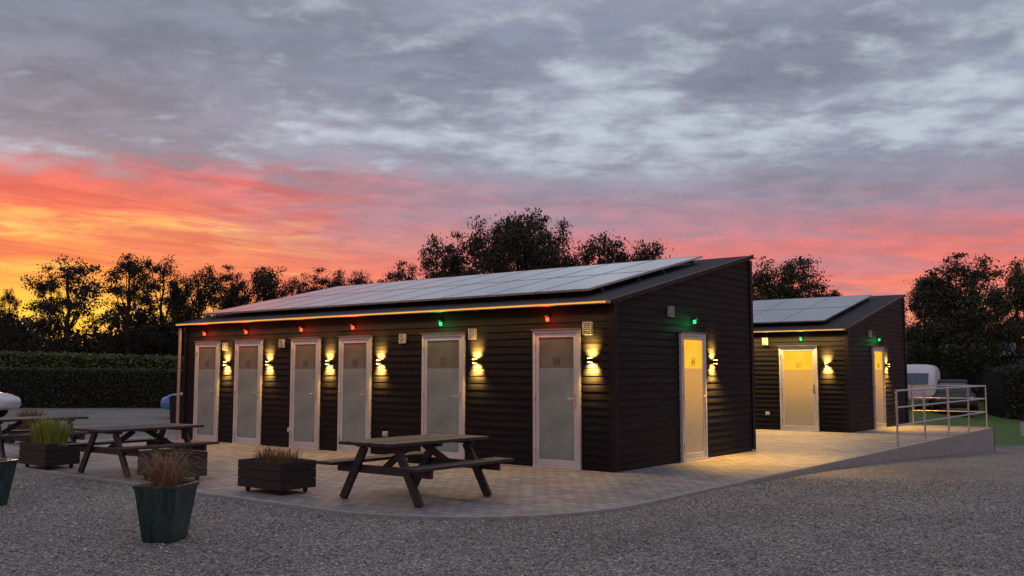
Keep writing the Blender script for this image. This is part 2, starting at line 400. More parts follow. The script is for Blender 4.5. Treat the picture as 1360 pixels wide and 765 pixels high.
def signal(B,loc,rz,red):
    h=MB(); h.box(-.03,.03,-.095,-.02,.035,.065); h.box(-.025,.025,-.03,-.0,-.04,.035)
    S=h.obj('signal_lamp',M_black,B,loc=loc,rot=(0,0,rz))
    l=MB(); l.box(-.019,.019,-.075,-.031,-.026,.0345); l.obj('lamp_lens',M_red if red else M_green,S,bevel=.008)
    ld=bpy.data.lights.new('signal_light','POINT'); ld.color=(1,.05,.02) if red else (.03,1,.25); ld.energy=4.5 if red else 2; ld.shadow_soft_size=.03
    lo=bpy.data.objects.new('lamp_glow',ld);COL.objects.link(lo);lo.parent=S;lo.location=(0,-.16,.0)
def vent(B,loc,rz,w=.15,h=.19):
    m=MB(); m.box(-w/2,w/2,-.07,-.0,-h/2,-h/2+.012);m.box(-w/2,w/2,-.07,-.0,h/2-.012,h/2);m.box(-w/2,-w/2+.012,-.07,-.0,-h/2+.012,h/2-.012);m.box(w/2-.012,w/2,-.07,-.0,-h/2+.012,h/2-.012)
    k=5
    for i in range(k):
        z=-h/2+.02+(h-.04)*(i+.5)/k
        m.beam((-w/2+.012,-.052,z),(w/2-.012,-.052,z),.036,.006,up=(0,-.6,1))
    m.box(-w/2+.012,w/2-.012,-.03,-.005,-h/2+.012,h/2-.012)
    m.obj('vent_grille',M_box,B,loc=loc,rot=(0,0,rz))
def socket_box(B,loc,rz):
    m=MB(); m.box(-.045,.045,-.075,0,-.045,.045); m.box(-.04,.04,-.085,-.0755,-.035,.03); m.obj('socket_box',M_box,B,bevel=.005,loc=loc,rot=(0,0,rz))
def cabin(name,origin,L,label,doors,gdoor,lamps,glamp,sigs,gsig,vents,socks,strip_w):
    B=empty(name,origin,label=label,category='cabin',group='black timber service cabins')
    mb=MB()
    rj=random.Random(5)
    def sid(a,b,nrm,zt):
        a=Vector(a);b=Vector(b);nn=Vector(nrm); rows=int(zt/BH)+1
        for i in range(rows):
            z0=i*BH+(.03 if i==0 else 0);z1=(i+1)*BH; po=.021+rj.uniform(-.003,.002);pi=.006
            P=lambda q,o,z:(q.x+nn.x*o,q.y+nn.y*o,z)
            mb.add([P(a,po,z0),P(b,po,z0),P(b,pi,z1),P(a,pi,z1)],[(0,1,2,3)])
            mb.add([P(a,pi-.01,z0),P(b,pi-.01,z0),P(b,po,z0),P(a,po,z0)],[(0,1,2,3)])
    sid((-L,0),(0,0),(0,-1),2.6); sid((0,0),(0,DEP),(1,0),3.75); sid((0,DEP),(-L,DEP),(0,1),3.75); sid((-L,DEP),(-L,0),(-1,0),3.75)
    me=mb.mesh('wall',M_clad)
    bm=bmesh.new();bm.from_mesh(me)
    nrm=Vector((0,-K,1)).normalized()
    bmesh.ops.bisect_plane(bm,geom=bm.verts[:]+bm.edges[:]+bm.faces[:],plane_co=(0,0,EAVE),plane_no=nrm,clear_outer=True)
    bm.to_mesh(me);bm.free()
    mkobj('wall',me,B)
    zz=EAVE-.01; zb=EAVE+K*DEP-.03
    c=MB(); c.box(-.06,.040,-.040,-.026,.01,zz); c.box(.026,.040,-.0259,.06,.01,zz); c.obj('corner_board',M_trim,B)
    MB().box(.026,.040,DEP-.07,DEP+.04,.01,zb).obj('corner_board',M_trim,B,bevel=.003)
    MB().box(-L-.040,-L+.05,-.040,-.026,.01,zz).obj('corner_board',M_trim,B,bevel=.003)
    p=MB(); p.box(-L+.01,-.01,.01,DEP-.01,-.5,.05); p.obj('plinth',M_fascia,B)
    def roofpt(x,y,o): return (x,y,EAVE+K*y+o)
    rf=MB(); y0,y1=-.13,DEP+.05; x0,x1=-L-.1,.06; th=.065
    rf.add([roofpt(x0,y0,0.002),roofpt(x1,y0,0.002),roofpt(x1,y1,0.002),roofpt(x0,y1,0.002),roofpt(x0,y0,th),roofpt(x1,y0,th),roofpt(x1,y1,th),roofpt(x0,y1,th)],
           [(0,3,2,1),(4,5,6,7),(0,1,5,4),(1,2,6,5),(2,3,7,6),(3,0,4,7)])
    ro=rf.obj('roof',M_roof,B)
    for xx in (x1+.006,x0-.006):
        MB().beam(roofpt(xx,y0-.01,th+.004),roofpt(xx,y1,th+.004),.012,.03,up=(0,-K,1)).obj('roof_flashing',M_barge,ro)
    MB().beam(roofpt(x1+.003,y0,.035),roofpt(x1+.003,y1,.035),.02,.07,up=(0,-K,1)).obj('barge_board',M_fascia,ro)
    gt=MB(); k=10; zc=EAVE-.0+.03; yc=y0-.055; r_=.052
    vs=[];
    for x in (x0,x1-.01):
        for i in range(k+1):
            a=math.pi*i/k; vs.append((x,yc-r_*math.cos(a),zc-r_*math.sin(a)))
    gt.add(vs,[(i,i+1,k+1+i+1,k+1+i) for i in range(k)]+[tuple(range(k+1)),tuple(range(k+1,2*k+2))])
    gt.obj('gutter',M_gutter,ro,smooth=False)
    st=MB(); st.cyl((x0+.05,yc-.062,zc-.03),(x1-.05,yc-.062,zc-.03),.012,n=10); st.obj('light_strip',M_led,B)
    ld=bpy.data.lights.new('strip_light','AREA'); ld.shape='RECTANGLE'; ld.size=L-.2; ld.size_y=.03; ld.energy=strip_w; ld.color=(1,.55,.16)
    lo=bpy.data.objects.new('strip_lamp',ld);COL.objects.link(lo);lo.parent=B;lo.location=(-L/2,yc-.03,zc-.062); lo.rotation_euler=(math.radians(-28),0,0)
    th_=math.atan(K); S=Vector((0,math.cos(th_),math.sin(th_))); 
    ncol=int((L-.7)/1.05); pit=(L-.72)/ncol; X0=-.66; Y0=.34
    pw,ph=pit-.018,2.06
    pg=MB(); pg.box(.008,pw-.008,.008,ph-.008,.006,.034)
    pf=MB(); pf.box(0,.008,0,ph,0,.037);pf.box(pw-.008,pw,0,ph,0,.037);pf.box(.008,pw-.008,0,.008,0,.037);pf.box(.008,pw-.008,ph-.008,ph,0,.037)
    mg=pg.mesh('solar_panel',M_cell); mf=pf.mesh('panel_frame',M_alu)
    for j in range(2):
        for i in range(ncol):
            base=Vector(roofpt(X0-(i+1)*pit,Y0,th+.1))+S*(j*2.085)
            pn=mkobj('solar_panel',mg,B,loc=base,rot=(th_,0,0)); mkobj('panel_frame',mf,pn)
    for s0 in (.4,1.6,2.5,3.7):
        rl=MB()
        a=Vector(roofpt(X0,Y0,th+.075))+S*s0; b2=Vector(roofpt(X0-ncol*pit,Y0,th+.075))+S*s0
        rl.beam(a,b2,.04,.04)
        for i in range(ncol+1):
            q=a+(b2-a)*(i/ncol); rl.box(q.x-.02,q.x+.02,q.y-.02,q.y+.02,q.z-.08,q.z-.018)
        rl.obj('mounting_rail',M_black,B)
    for (tt,w,lit,ic) in doors: add_door(B,(-tt,0,0),0,w,lit,ic)
    add_door(B,(0,gdoor,0),math.pi/2,.91,True,1)
    for tt in lamps: wall_light(B,(-tt,0,1.68),0)
    wall_light(B,(0,glamp,1.68),math.pi/2,420,420,380)
    for tt,rd in sigs: signal(B,(-tt,0,2.33),0,rd)
    signal(B,(0,gsig,2.36),math.pi/2,False)
    for (tt,z,w,h) in vents: vent(B,(-tt,0,z),0,w,h)
    vent(B,(0,1.73,2.5),math.pi/2,.13,.17)
    for tt,z in socks: socket_box(B,(-tt,0,z),0)
    return B
c1=cabin('timber_cabin',(0,0,0),11.3,'long black weatherboard cabin with six doors and solar roof',
  [(1.04,.9,False,2),(3.45,.98,False,0),(5.69,.87,False,1),(7.12,.86,False,1),(8.96,.9,False,0),(10.43,.87,False,1)],
  2.5,[.385,2.70,5.02,6.43,8.28,9.73],3.28,[(1.2,True),(3.5,False),(5.75,True),(7.25,True),(9.05,True),(10.55,True)],2.55,
  [(.44,2.17,.16,.2),(2.78,2.14,.14,.18),(4.44,2.1,.13,.17),(7.87,2.08,.13,.17),(9.79,2.05,.12,.16)],[(4.85,.38),(7.55,.35)],75)
mb=MB(); mb.box(-11.40,-11.35,-.15,-.10,-.02,2.48); mb.obj('corner_post',M_postw,c1,bevel=.006)
c2=cabin('timber_cabin',(-.31,11.45,0),8.0,'shorter black weatherboard cabin with lit doors and solar roof',
  [(1.25,1.0,True,0),(5.5,.95,False,0)],2.35,[.5,4.6],3.15,[(1.15,False),(5.4,False)],2.45,[(2.12,2.3,.14,.19)],[(2.1,.42)],420)

# ------------------------------------------------------------------ railing
rl=empty('steel_railing',(1.9,7.7,0),label='galvanised tube railing on the raised terrace edge',category='railing')
pp=[(0,y) for y in (0,2.05,4.1,6.15,8.2)]+[(-.95,8.2),(-1.9,8.2)]
for x,y in pp:
    po=MB(); po.cyl((x,y,.018),(x,y,1.12),.021); po.box(x-.05,x+.05,y-.05,y+.05,.008,.018); po.obj('post',M_galv,rl)
for z in (1.12,.78,.42):
    rr=.021 if z>1 else .017
    ra=MB(); ra.cyl((0,-.02,z),(0,8.2,z),rr); ra.cyl((0,8.2,z),(-1.9,8.2,z),rr); ra.obj('rail',M_galv,rl)

# ------------------------------------------------------------------ picnic tables
def picnic(loc,rot,label,sc=.96):
    T=empty('picnic_table',loc,rot,label=label,category='picnic table',group='picnic tables on the terrace')
    L=1.8
    top=MB()
    for i in range(5):
        x=-.36+i*.18; z=random.uniform(-.002,.002); top.box(x-.083,x+.083,-L/2,L/2,.69+z,.73+z)
    for y in (-.62,0,.62): top.box(-.40,.40,y-.045,y+.045,.65,.688)
    top.obj('table_top',M_table,T,bevel=.005)
    for s in (-1,1):
        se=MB()
        for k in (0,1):
            x=s*(.62+k*.16); se.box(x-.073,x+.073,-L/2,L/2,.43,.468)
        se.obj('bench_seat',M_table,T,bevel=.005)
    for y in (-.62,.62):
        lg=MB()
        for s in (-1,1): lg.beam((s*.28,y,.655),(s*.66,y,0.0),.045,.11,up=(1,0,0) )
        lg.box(-.80,.80,y+.025,y+.07,.33,.429); 
        lg.obj('leg',M_table,T,bevel=.004)
    MB().beam((0,-.56,.39),(0,-.12,.66),.045,.08).obj('brace',M_table,T,bevel=.003)
    MB().beam((0,.6,.39),(0,.12,.66),.045,.08).obj('brace',M_table,T,bevel=.003)
    T.scale=(sc,sc,sc)
    return T
picnic(F(-1.15,11.42),0,'dark stained wooden picnic table standing alone beside planter')
picnic(F(-5.62,14.3),math.radians(3),'dark stained wooden picnic table behind the green pot',.93)
picnic(F(-8.5,16.6),math.radians(-4),'dark stained wooden picnic table near low planter crate')

# ------------------------------------------------------------------ planters
def crate(loc,rot,w=.8,dd=.5,h=.38,label=''):
    P=empty('wooden_planter',loc,rot,label=label,category='planter',group='black crate planters on castors')
    b=MB(); nb=3; z0=.06; bh=h/nb
    for i in range(nb):
        za=z0+i*bh+.003;zb=z0+(i+1)*bh-.003
        b.box(-w/2,w/2,-dd/2,-dd/2+.025,za,zb);b.box(-w/2,w/2,dd/2-.025,dd/2,za,zb)
        b.box(-w/2,-w/2+.025,-dd/2+.025,dd/2-.025,za,zb);b.box(w/2-.025,w/2,-dd/2+.025,dd/2-.025,za,zb)
    for sx in (-1,1):
        for sy in (-1,1): b.box(sx*(w/2-.055)-.03,sx*(w/2-.055)+.03,sy*(dd/2-.055)-.028,sy*(dd/2-.055)+.028,z0,z0+h-.01)
    b.box(-w/2+.026,w/2-.026,-dd/2+.026,dd/2-.026,z0-.0,z0+.02)
    b.obj('box',M_crate,P,bevel=.004)
    s=MB(); s.box(-w/2+.03,w/2-.03,-dd/2+.03,dd/2-.03,z0+.03,z0+h-.05); s.obj('soil',M_soil,P)
    for sx in (-1,1):
        for sy in (-1,1):
            c=MB(); c.cyl((sx*(w/2-.1)-.012,sy*(dd/2-.09),.03),(sx*(w/2-.1)+.012,sy*(dd/2-.09),.03),.03,n=14); c.box(sx*(w/2-.1)-.018,sx*(w/2-.1)+.018,sy*(dd/2-.09)-.02,sy*(dd/2-.09)+.02,.045,.06); c.obj('castor',M_rubber,P)
def tuft(name,loc,n,h,spread,mat,rb=(.12,.1),width=.009,droop=1.0,label='',qmin=.3):
    V=[];Fs=[];rg=random.Random(int(loc[0]*100)+n)
    for i in range(n):
        a=rg.uniform(0,6.28); q=math.sqrt(rg.random()); bx=math.cos(a)*rb[0]*q;by=math.sin(a)*rb[1]*q
        a2=a+rg.uniform(-.7,.7); H=h*rg.uniform(.4,1.1); S=spread*rg.uniform(.15,1)*(qmin+(1-qmin)*q); w=width*rg.uniform(.6,1.2)
        px,py=-math.sin(a2),math.cos(a2); seg=7; b0=len(V)
        for k in range(seg+1):
            t=k/seg; rr=S*t**1.5; z=H*(math.sin(t*math.pi/2*(1+.5*droop*S/spread*.9)) )
            ww=w*(1-t*.92)
            cxx=bx+math.cos(a2)*rr;cyy=by+math.sin(a2)*rr
            V.append((cxx-px*ww/2,cyy-py*ww/2,z));V.append((cxx+px*ww/2,cyy+py*ww/2,z))
        for k in range(seg): Fs.append((b0+2*k,b0+2*k+1,b0+2*k+3,b0+2*k+2))
    o=mkobj(name,npmesh(name,np.array(V),np.array(Fs),mat)); o.location=loc; o['label']=label;o['category']='plant'
    return o
p=F(-2.97,11.98); crate(p,0,.86,.55,.34,'black wooden planter on castors with short olive grass')
for dx in (-.24,.0,.24): tuft('ornamental_grass',(p[0]+dx,p[1],.35),150,.19,.26,M_bolive,(.12,.14),droop=1.5,label='short olive brown grass clump in a black crate')
p=F(-7.3,14.95); crate(p,0,.86,.55,.34,'black wooden planter crate holding a green bush grass')
for dx in (-.2,.18): tuft('ornamental_grass',(p[0]+dx,p[1],.35),380,.40,.34,M_bgreen,(.2,.18),width=.012,droop=1.3,label='bright green bushy grass filling a black crate')
p=F(-4.75,13.25); crate(p,0,.86,.55,.34,'reddish black wooden planter crate beside picnic table')
for dx in (-.2,.18): tuft('ornamental_grass',(p[0]+dx,p[1],.34),60,.13,.2,M_bolive,(.14,.14),label='sparse low brown grass in a dark crate')
p=F(-10.2,20.0); crate((p[0],p[1],0),0,.86,.55,.34,'black wooden planter crate at the terrace end')
for dx in (-.2,.18): tuft('ornamental_grass',(p[0]+dx,p[1],.35),260,.36,.3,M_bolive,(.2,.18),width=.014,label='pale green grass clump in a far crate')
def pot(loc,rot,label,sc=.84):
    P=empty('glazed_pot',loc,rot,label=label,category='plant pot',group='tapered green glazed pots')
    b=MB(); h=.6; w0,w1=.17,.245
    b.add([(sx*w0,sy*w0,0) for sx,sy in ((-1,-1),(1,-1),(1,1),(-1,1))]+[(sx*w1,sy*w1,h) for sx,sy in ((-1,-1),(1,-1),(1,1),(-1,1))]
        +[(sx*(w1-.03),sy*(w1-.03),h) for sx,sy in ((-1,-1),(1,-1),(1,1),(-1,1))]+[(sx*(w1-.045),sy*(w1-.045),h-.1) for sx,sy in ((-1,-1),(1,-1),(1,1),(-1,1))],
        [(3,2,1,0)]+[(i,(i+1)%4,4+(i+1)%4,4+i) for i in range(4)]+[(4+i,4+(i+1)%4,8+(i+1)%4,8+i) for i in range(4)]+[(8+i,8+(i+1)%4,12+(i+1)%4,12+i) for i in range(4)])
    b.obj('pot_body',M_glaze,P,bevel=.014)
    rim=MB(); q=w1+.006
    for (x0,x1,y0,y1) in ((-q,q,-q,-q+.03),(-q,q,q-.03,q),(-q,-q+.03,-q+.03,q-.03),(q-.03,q,-q+.03,q-.03)): rim.box(x0,x1,y0,y1,h-.035,h+.008)
    rim.obj('pot_rim',M_glaze,P,bevel=.008)
    s=MB(); s.box(-w1+.05,w1-.05,-w1+.05,w1-.05,h-.12,h-.06); s.obj('soil',M_soil,P)
    P.scale=(sc,sc,sc)
p=F(-3.15,8.66,-.02); pot(p,math.radians(28),'tapered square dark green glazed pot on gravel')
tuft('ornamental_grass',(p[0],p[1],.42),520,.33,.60,M_bbrown,(.12,.12),width=.006,droop=1.9,label='drooping bronze sedge grass in a green pot',qmin=.65)
p=F(-5.98,10.85,-.02); pot(p,math.radians(15),'tapered dark glazed pot with low olive grass')
tuft('ornamental_grass',(p[0],p[1],.42),120,.14,.2,M_bolive,(.12,.12),label='low olive grass in a glazed pot')

# bin
Bn=empty('litter_bin',F(-9.2,26.2,-.02),HA,label='dark upright litter bin beside the cabin end',category='bin')
b=MB(); b.taper(.2,.24,.05,.24,.28,.80); b.obj('bin_body',M_rubber,Bn,bevel=.02)
b=MB(); b.box(-.26,.26,-.30,.30,.80,.84); b.box(-.22,.22,-.25,.25,.84,.88); b.obj('lid',M_rubber,Bn,bevel=.02)
for s in (-1,1):
    b=MB(); b.cyl((s*.17,.22,.09),(s*.23,.22,.09),.09,n=16); b.obj('wheel',M_rubber,Bn)

# ------------------------------------------------------------------ vehicles
M_glassd=pm('dark_vehicle_glass',(.02,.024,.03),(.03,.035,.04),2,rough=.08,spec=.8)
M_glassb=pm('bluish_caravan_window',(.05,.08,.12),(.08,.12,.17),2,rough=.12,spec=.8)
M_lens=pm('clear_headlight_plastic',(.6,.6,.62),(.7,.7,.7),6,rough=.15,spec=.8)
M_tail=pm('red_tail_plastic',(.35,.02,.02),(.4,.03,.03),6,rough=.2)
def car(loc,rot,col,label,rough=.28,coat=.6):
    mp=pm('car_paint_'+label.split()[0],tuple(c*.93 for c in col),col,1.2,rough=rough,coat=coat)
    C=empty('parked_car',loc,rot,label=label,category='car',group='cars parked on the yard')
    b=MB(); b.loft([(-2.1,.35,.78,.70),(-2.02,.28,.93,.80),(-1.5,.24,.98,.87),(-.5,.22,.97,.88),(.6,.22,.95,.88),(1.2,.24,.90,.87),(1.8,.27,.80,.82),(2.05,.32,.68,.72),(2.12,.38,.6,.6)],24,5)
    b.obj('body',mp,C,smooth=True)
    b=MB(); b.loft([(-1.95,.90,.96,.70),(-1.55,.9,1.32,.68),(-1.2,.9,1.40,.67),(.1,.9,1.40,.67),(.55,.9,1.28,.68),(1.15,.86,.94,.72)],24,4); b.obj('window',M_glassd,C,smooth=True)
    b=MB(); b.loft([(-1.62,1.30,1.34,.6),(-1.3,1.385,1.425,.62),(-.4,1.40,1.46,.63),(.1,1.385,1.425,.62),(.42,1.30,1.335,.6)],20,3); b.obj('roof',mp,C,smooth=True)
    for x in (-1.3,1.3):
        for s in (-1,1):
            w=MB(); w.cyl((x,s*.72,.31),(x,s*.90,.31),.31,n=24); wo=w.obj('wheel',M_rubber,C)
            w=MB(); w.cyl((x,s*.901,.31),(x,s*.912,.31),.2,n=16); w.obj('rim',M_steel,wo)
    for s in (-1,1):
        h=MB(); h.loft([(1.72,.62,.76,.16),(1.95,.58,.72,.15),(2.06,.58,.66,.1)],12,2.5); h.obj('headlight',M_lens,C,smooth=True,loc=(0,s*.58,.0))
        h=MB(); h.box(-2.08,-1.9,s*.62-.1,s*.62+.1,.68,.86); h.obj('tail_light',M_tail,C,bevel=.02)
        h=MB(); h.loft([(.5,.95,1.08,.07),(.62,.96,1.07,.06)],10,2.5); h.obj('side_mirror',mp,C,loc=(0,s*.92,0))
car(F(-18.4,30.6,-.02),HA+math.radians(4),(.62,.64,.68),'silver white hatchback parked by the hedge')
car(F(-9.4,31.5,-.02),HA+math.radians(184),(.05,.26,.62),'blue small car behind the cabin end')
def wp(r,d): x,y,_=F(r,d); return (x,y,gz(x,y))
car(wp(19.4,41.5),HA+math.radians(-112),(.03,.033,.038),'dark grey car parked in front of caravan',.6,0.0)
M_cv=pm('white_caravan_shell',(.66,.68,.72),(.76,.78,.82),1.5,rough=.4)
Cv=empty('touring_caravan',wp(18.35,42.5),HA+math.radians(-118),label='white touring caravan standing on grass',category='caravan')
Cv.scale=(.76,.76,.78)
b=MB(); b.loft([(-2.3,.55,2.1,.95),(-2.2,.45,2.4,1.08),(-1.6,.4,2.5,1.12),(1.2,.4,2.5,1.12),(1.9,.42,2.35,1.1),(2.35,.5,1.7,1.02),(2.45,.6,1.3,.95)],28,4.5); b.obj('body',M_cv,Cv,smooth=True)
for x0,x1 in ((-1.6,-.5),(.3,1.3)): MB().box(x0,x1,-1.135,-1.09,1.35,1.95).obj('window',M_glassb,Cv,bevel=.02)
b=MB(); b.add([(2.26,-.75,2.0),(2.26,.75,2.0),(2.50,.7,1.40),(2.50,-.7,1.40),(2.0,-.75,2.0),(2.0,.75,2.0),(2.2,.7,1.40),(2.2,-.7,1.40)],[(0,1,2,3),(4,5,6,7),(0,1,5,4),(1,2,6,5),(2,3,7,6),(3,0,4,7)]); b.obj('front_window',M_glassb,Cv)
b=MB(); b.box(-.45,.2,-1.14,-1.1,.6,2.0); b.obj('door',M_box,Cv,bevel=.01)
b=MB(); b.beam((2.3,-.4,.45),(3.4,0,.45),.06,.08); b.beam((2.3,.4,.45),(3.4,0,.45),.06,.08); b.cyl((3.2,0,.0),(3.2,0,.5),.03); b.obj('drawbar',M_galv,Cv)
for s in (-1,1):
    b=MB(); b.cyl((0,s*.9,.3),(0,s*1.1,.3),.3,n=20); b.obj('wheel',M_rubber,Cv)

Sh=empty('farm_shed',wp(26.5,57),HA,label='long low grey shed with a pale roof',category='shed')
b=MB(); b.box(-4,4,-2,2,-.2,2.5); b.obj('wall',M_fascia,Sh)
b=MB(); b.add([(-4.3,-2.3,2.45),(4.3,-2.3,2.45),(4.3,2.3,2.45),(-4.3,2.3,2.45),(-4.3,0,3.3),(4.3,0,3.3)],[(0,1,5,4),(2,3,4,5),(0,4,3),(1,2,5),(0,3,2,1)]); b.obj('roof',M_barge,Sh)
x,y,z=wp(17.4,32.2)
Bo=empty('marker_post',(x,y,z),label='short white marker post in grass',category='post')
b=MB(); b.box(-.05,.05,-.05,.05,0,.5); b.obj('post',M_white,Bo,bevel=.01)
b=MB(); b.box(-.055,.055,-.055,.055,.5,.56); b.obj('cap',M_black,Bo)

# ------------------------------------------------------------------ vegetation
def leaves(P,size,rg):
    n=len(P); a=rg.normal(size=(n,3)); a/=np.linalg.norm(a,axis=1)[:,None]
    b=rg.normal(size=(n,3)); b-= (a*b).sum(1)[:,None]*a; b/=np.linalg.norm(b,axis=1)[:,None]
    s=size*rg.uniform(.6,1.3,(n,1)); a=a*s*.5; b=b*s*.32
    V=np.stack([P-a,P-b*1.0+a*.1,P+a,P+b*1.0+a*.1],1).reshape(-1,3)
    return V,np.arange(4*n).reshape(-1,4)
def make_tree(seed,H,W,base=.28,ncl=48,lpc=150,ls=.2,cr=.11):
    rg=np.random.default_rng(seed); rd=random.Random(seed)
    tr=MB(); pts=[Vector((0,0,0))]
    for i in range(1,8):
        pts.append(Vector((rd.uniform(-.03,.03)*H*.5*i/4,rd.uniform(-.03,.03)*H*.5*i/4,H*.86*i/7)))
    r0=H*.028
    def rad(z): return r0*(1-z/(H*.95))+.02
    for a,b in zip(pts[:-1],pts[1:]): tr.cyl(a,b,rad(a.z),rad(b.z),8,False)
    C=[]
    nl=ncl//4+2
    lobes=[]
    for i in range(nl):
        a=i*2.4+rd.uniform(-.4,.4); u=(i+rd.random())/nl; z=H*(base+.08+(.80-base)*u)
        prof=math.sqrt(max(0.06,1-((z/H-(base+.28))/(.60))**2))
        rr=W/2*prof*rd.uniform(.2,.85)
        lobes.append(Vector((math.cos(a)*rr,math.sin(a)*rr,z)))
    lobes.append(Vector((rd.uniform(-.05,.05)*W,0,H*.88)))
    for Lb in lobes:
        k=min(6,int(max(0,(Lb.z*.62)/(H*.86)*7))); st=pts[k]+(pts[k+1]-pts[k])*.5
        mid=st.lerp(Lb,.5)+Vector((0,0,-.03*H)); 
        tr.cyl(st,mid,rad(st.z)*.5,rad(st.z)*.33,6,False); tr.cyl(mid,Lb,rad(st.z)*.33,.03,6,False)
        R_=W*rd.uniform(.11,.2)
        for j in range(8):
            v=Vector((rd.gauss(0,1),rd.gauss(0,1),rd.gauss(0,.8))).normalized()*R_*rd.uniform(.4,1.25)
            c=Lb+v; tr.cyl(Lb,c,.025,.01,4,False)
            s=cr*W*rd.uniform(.45,1.05); n=int(lpc*rd.uniform(.4,1.2))
            q=rg.normal(size=(n,3)); q=q/np.linalg.norm(q,axis=1)[:,None]*(rg.random((n,1))**.6)*s*(1+.35*rg.normal(size=(n,1))**2*.5)*np.array([1.2,1.2,.8])+np.array(c)
            C.append(q)
    P=np.concatenate(C); P=P[P[:,2]>H*base*.6]; P[:,2]=np.minimum(P[:,2],H*.97+rg.uniform(0,.35,len(P)))
    V,Fq=leaves(P,ls,rg)
    return tr.mesh('trunk',M_bark,True),npmesh('crown',V,Fq,M_leaf)
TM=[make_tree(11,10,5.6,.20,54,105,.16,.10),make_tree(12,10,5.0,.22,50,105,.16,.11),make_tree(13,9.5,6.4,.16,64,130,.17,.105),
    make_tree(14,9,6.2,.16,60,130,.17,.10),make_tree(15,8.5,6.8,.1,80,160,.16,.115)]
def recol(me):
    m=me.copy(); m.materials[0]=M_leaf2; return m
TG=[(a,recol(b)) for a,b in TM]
HH=[10,10,9.5,9,8.5]; WW=[5.6,5.0,6.4,6.2,6.8]
def tree(px,wpx,top,d,k,rot,label,grp='trees along the horizon',S=TM):
    r=(px-680)/1248*d; H=1.5+(494-top)/1248*d; W=wpx/1248*d
    x,y,_=F(r,d); z=gz(x,y) if px>900 else 0
    T=empty('tree',(x,y,z-.05),rot,label=label,category='tree',group=grp)
    s=(H-z)/HH[k]; sw=max(W/WW[k],.45*s); T.scale=(sw,sw,s)
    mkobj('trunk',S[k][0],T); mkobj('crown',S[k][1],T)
lab='tall dark broadleaf tree against the sunset sky'
for a in [(8,34,372,68,1,0),(88,108,334,70,0,1),(168,84,324,70,1,2),(212,78,332,72,0,3.1),(262,80,352,74,3,.5),(305,84,350,72,2,1.4),(348,84,350,74,4,2.6),
          (388,66,362,80,3,.3),(420,84,355,74,2,4),(478,50,348,76,1,1.1),(524,84,345,70,2,5),(452,60,366,80,4,3),(238,60,370,84,2,.3),(64,50,352,76,1,2.2)]:
    tree(*a,lab)
for a in [(606,110,304,48,2,.4),(688,140,275,46,4,1.9),(652,105,284,52,4,.9),(800,120,300,50,3,.2),(742,90,314,54,4,3),(856,84,316,52,4,1.2),(575,60,326,56,2,2),(715,100,284,51,2,4.4)]:
    tree(*a,'broad leafy tree rising behind the solar roof',grp='trees behind the cabins')
for a in [(1040,125,339,56,4,.6),(1090,90,362,60,2,1.6),(1008,66,358,60,3,2.7),(1265,140,335,48,2,4.2),(1300,95,342,52,0,.2),(1232,85,362,54,4,1.3),(1355,90,345,46,3,.8),(1325,75,380,58,0,2),(1400,120,340,50,2,1)]:
    tree(*a,'full rounded tree behind the camping field',grp='trees by the camping field',S=TG)

def leafbelt(name,r0,r1,d0,d1,hf,n,ls,mat,label,kind='stuff',zb=0,core=True,seed=1,rag=.06):
    rg=np.random.default_rng(seed)
    r=rg.uniform(r0,r1,n); u=rg.random(n); q=rg.random(n)
    h=np.array([hf(x) for x in r])
    z=np.where(u<.6,rg.random(n)*h,h*(1-rag*rg.random(n))+rag*rg.random(n)**3); dd=np.where(u<.6,d0+rg.random(n)**2*.35,d0+q*(d1-d0))
    dd=dd+rg.normal(0,.05,n)
    P=np.stack([CAMX+.787*r-.617*dd,CAMY+.617*r+.787*dd,z+zb],-1)
    V,Fq=leaves(P,ls,rg)
    o=mkobj(name,npmesh(name,V,Fq,mat)); o['label']=label
    if kind: o['kind']=kind
    o['category']='vegetation' if kind else 'hedge'
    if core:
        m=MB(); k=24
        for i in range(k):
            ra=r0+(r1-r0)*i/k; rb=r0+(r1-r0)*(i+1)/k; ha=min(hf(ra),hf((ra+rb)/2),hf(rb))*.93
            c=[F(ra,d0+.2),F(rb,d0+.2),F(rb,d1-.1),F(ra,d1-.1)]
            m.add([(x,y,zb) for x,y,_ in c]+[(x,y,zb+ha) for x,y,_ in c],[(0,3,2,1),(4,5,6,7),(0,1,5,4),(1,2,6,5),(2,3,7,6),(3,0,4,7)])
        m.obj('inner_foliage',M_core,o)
    return o
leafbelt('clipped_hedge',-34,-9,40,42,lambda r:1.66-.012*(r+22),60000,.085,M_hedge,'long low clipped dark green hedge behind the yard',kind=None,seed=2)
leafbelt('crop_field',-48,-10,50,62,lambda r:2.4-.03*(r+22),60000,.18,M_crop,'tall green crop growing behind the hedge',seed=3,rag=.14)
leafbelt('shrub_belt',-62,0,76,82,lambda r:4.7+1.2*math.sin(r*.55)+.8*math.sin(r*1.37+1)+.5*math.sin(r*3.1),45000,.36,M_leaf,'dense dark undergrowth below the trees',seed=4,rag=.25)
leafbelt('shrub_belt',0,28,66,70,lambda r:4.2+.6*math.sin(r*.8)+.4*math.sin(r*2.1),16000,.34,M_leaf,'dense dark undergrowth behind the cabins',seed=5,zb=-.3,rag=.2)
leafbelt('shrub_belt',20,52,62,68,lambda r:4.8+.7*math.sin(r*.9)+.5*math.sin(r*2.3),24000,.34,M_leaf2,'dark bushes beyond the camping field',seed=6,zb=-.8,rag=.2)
leafbelt('field_hedge',21.5,44,41,43,lambda r:2.6+.3*math.sin(r*1.1),22000,.13,M_hedge,'loose dark green hedge beside the caravan',kind=None,zb=-.64,seed=7,rag=.15)

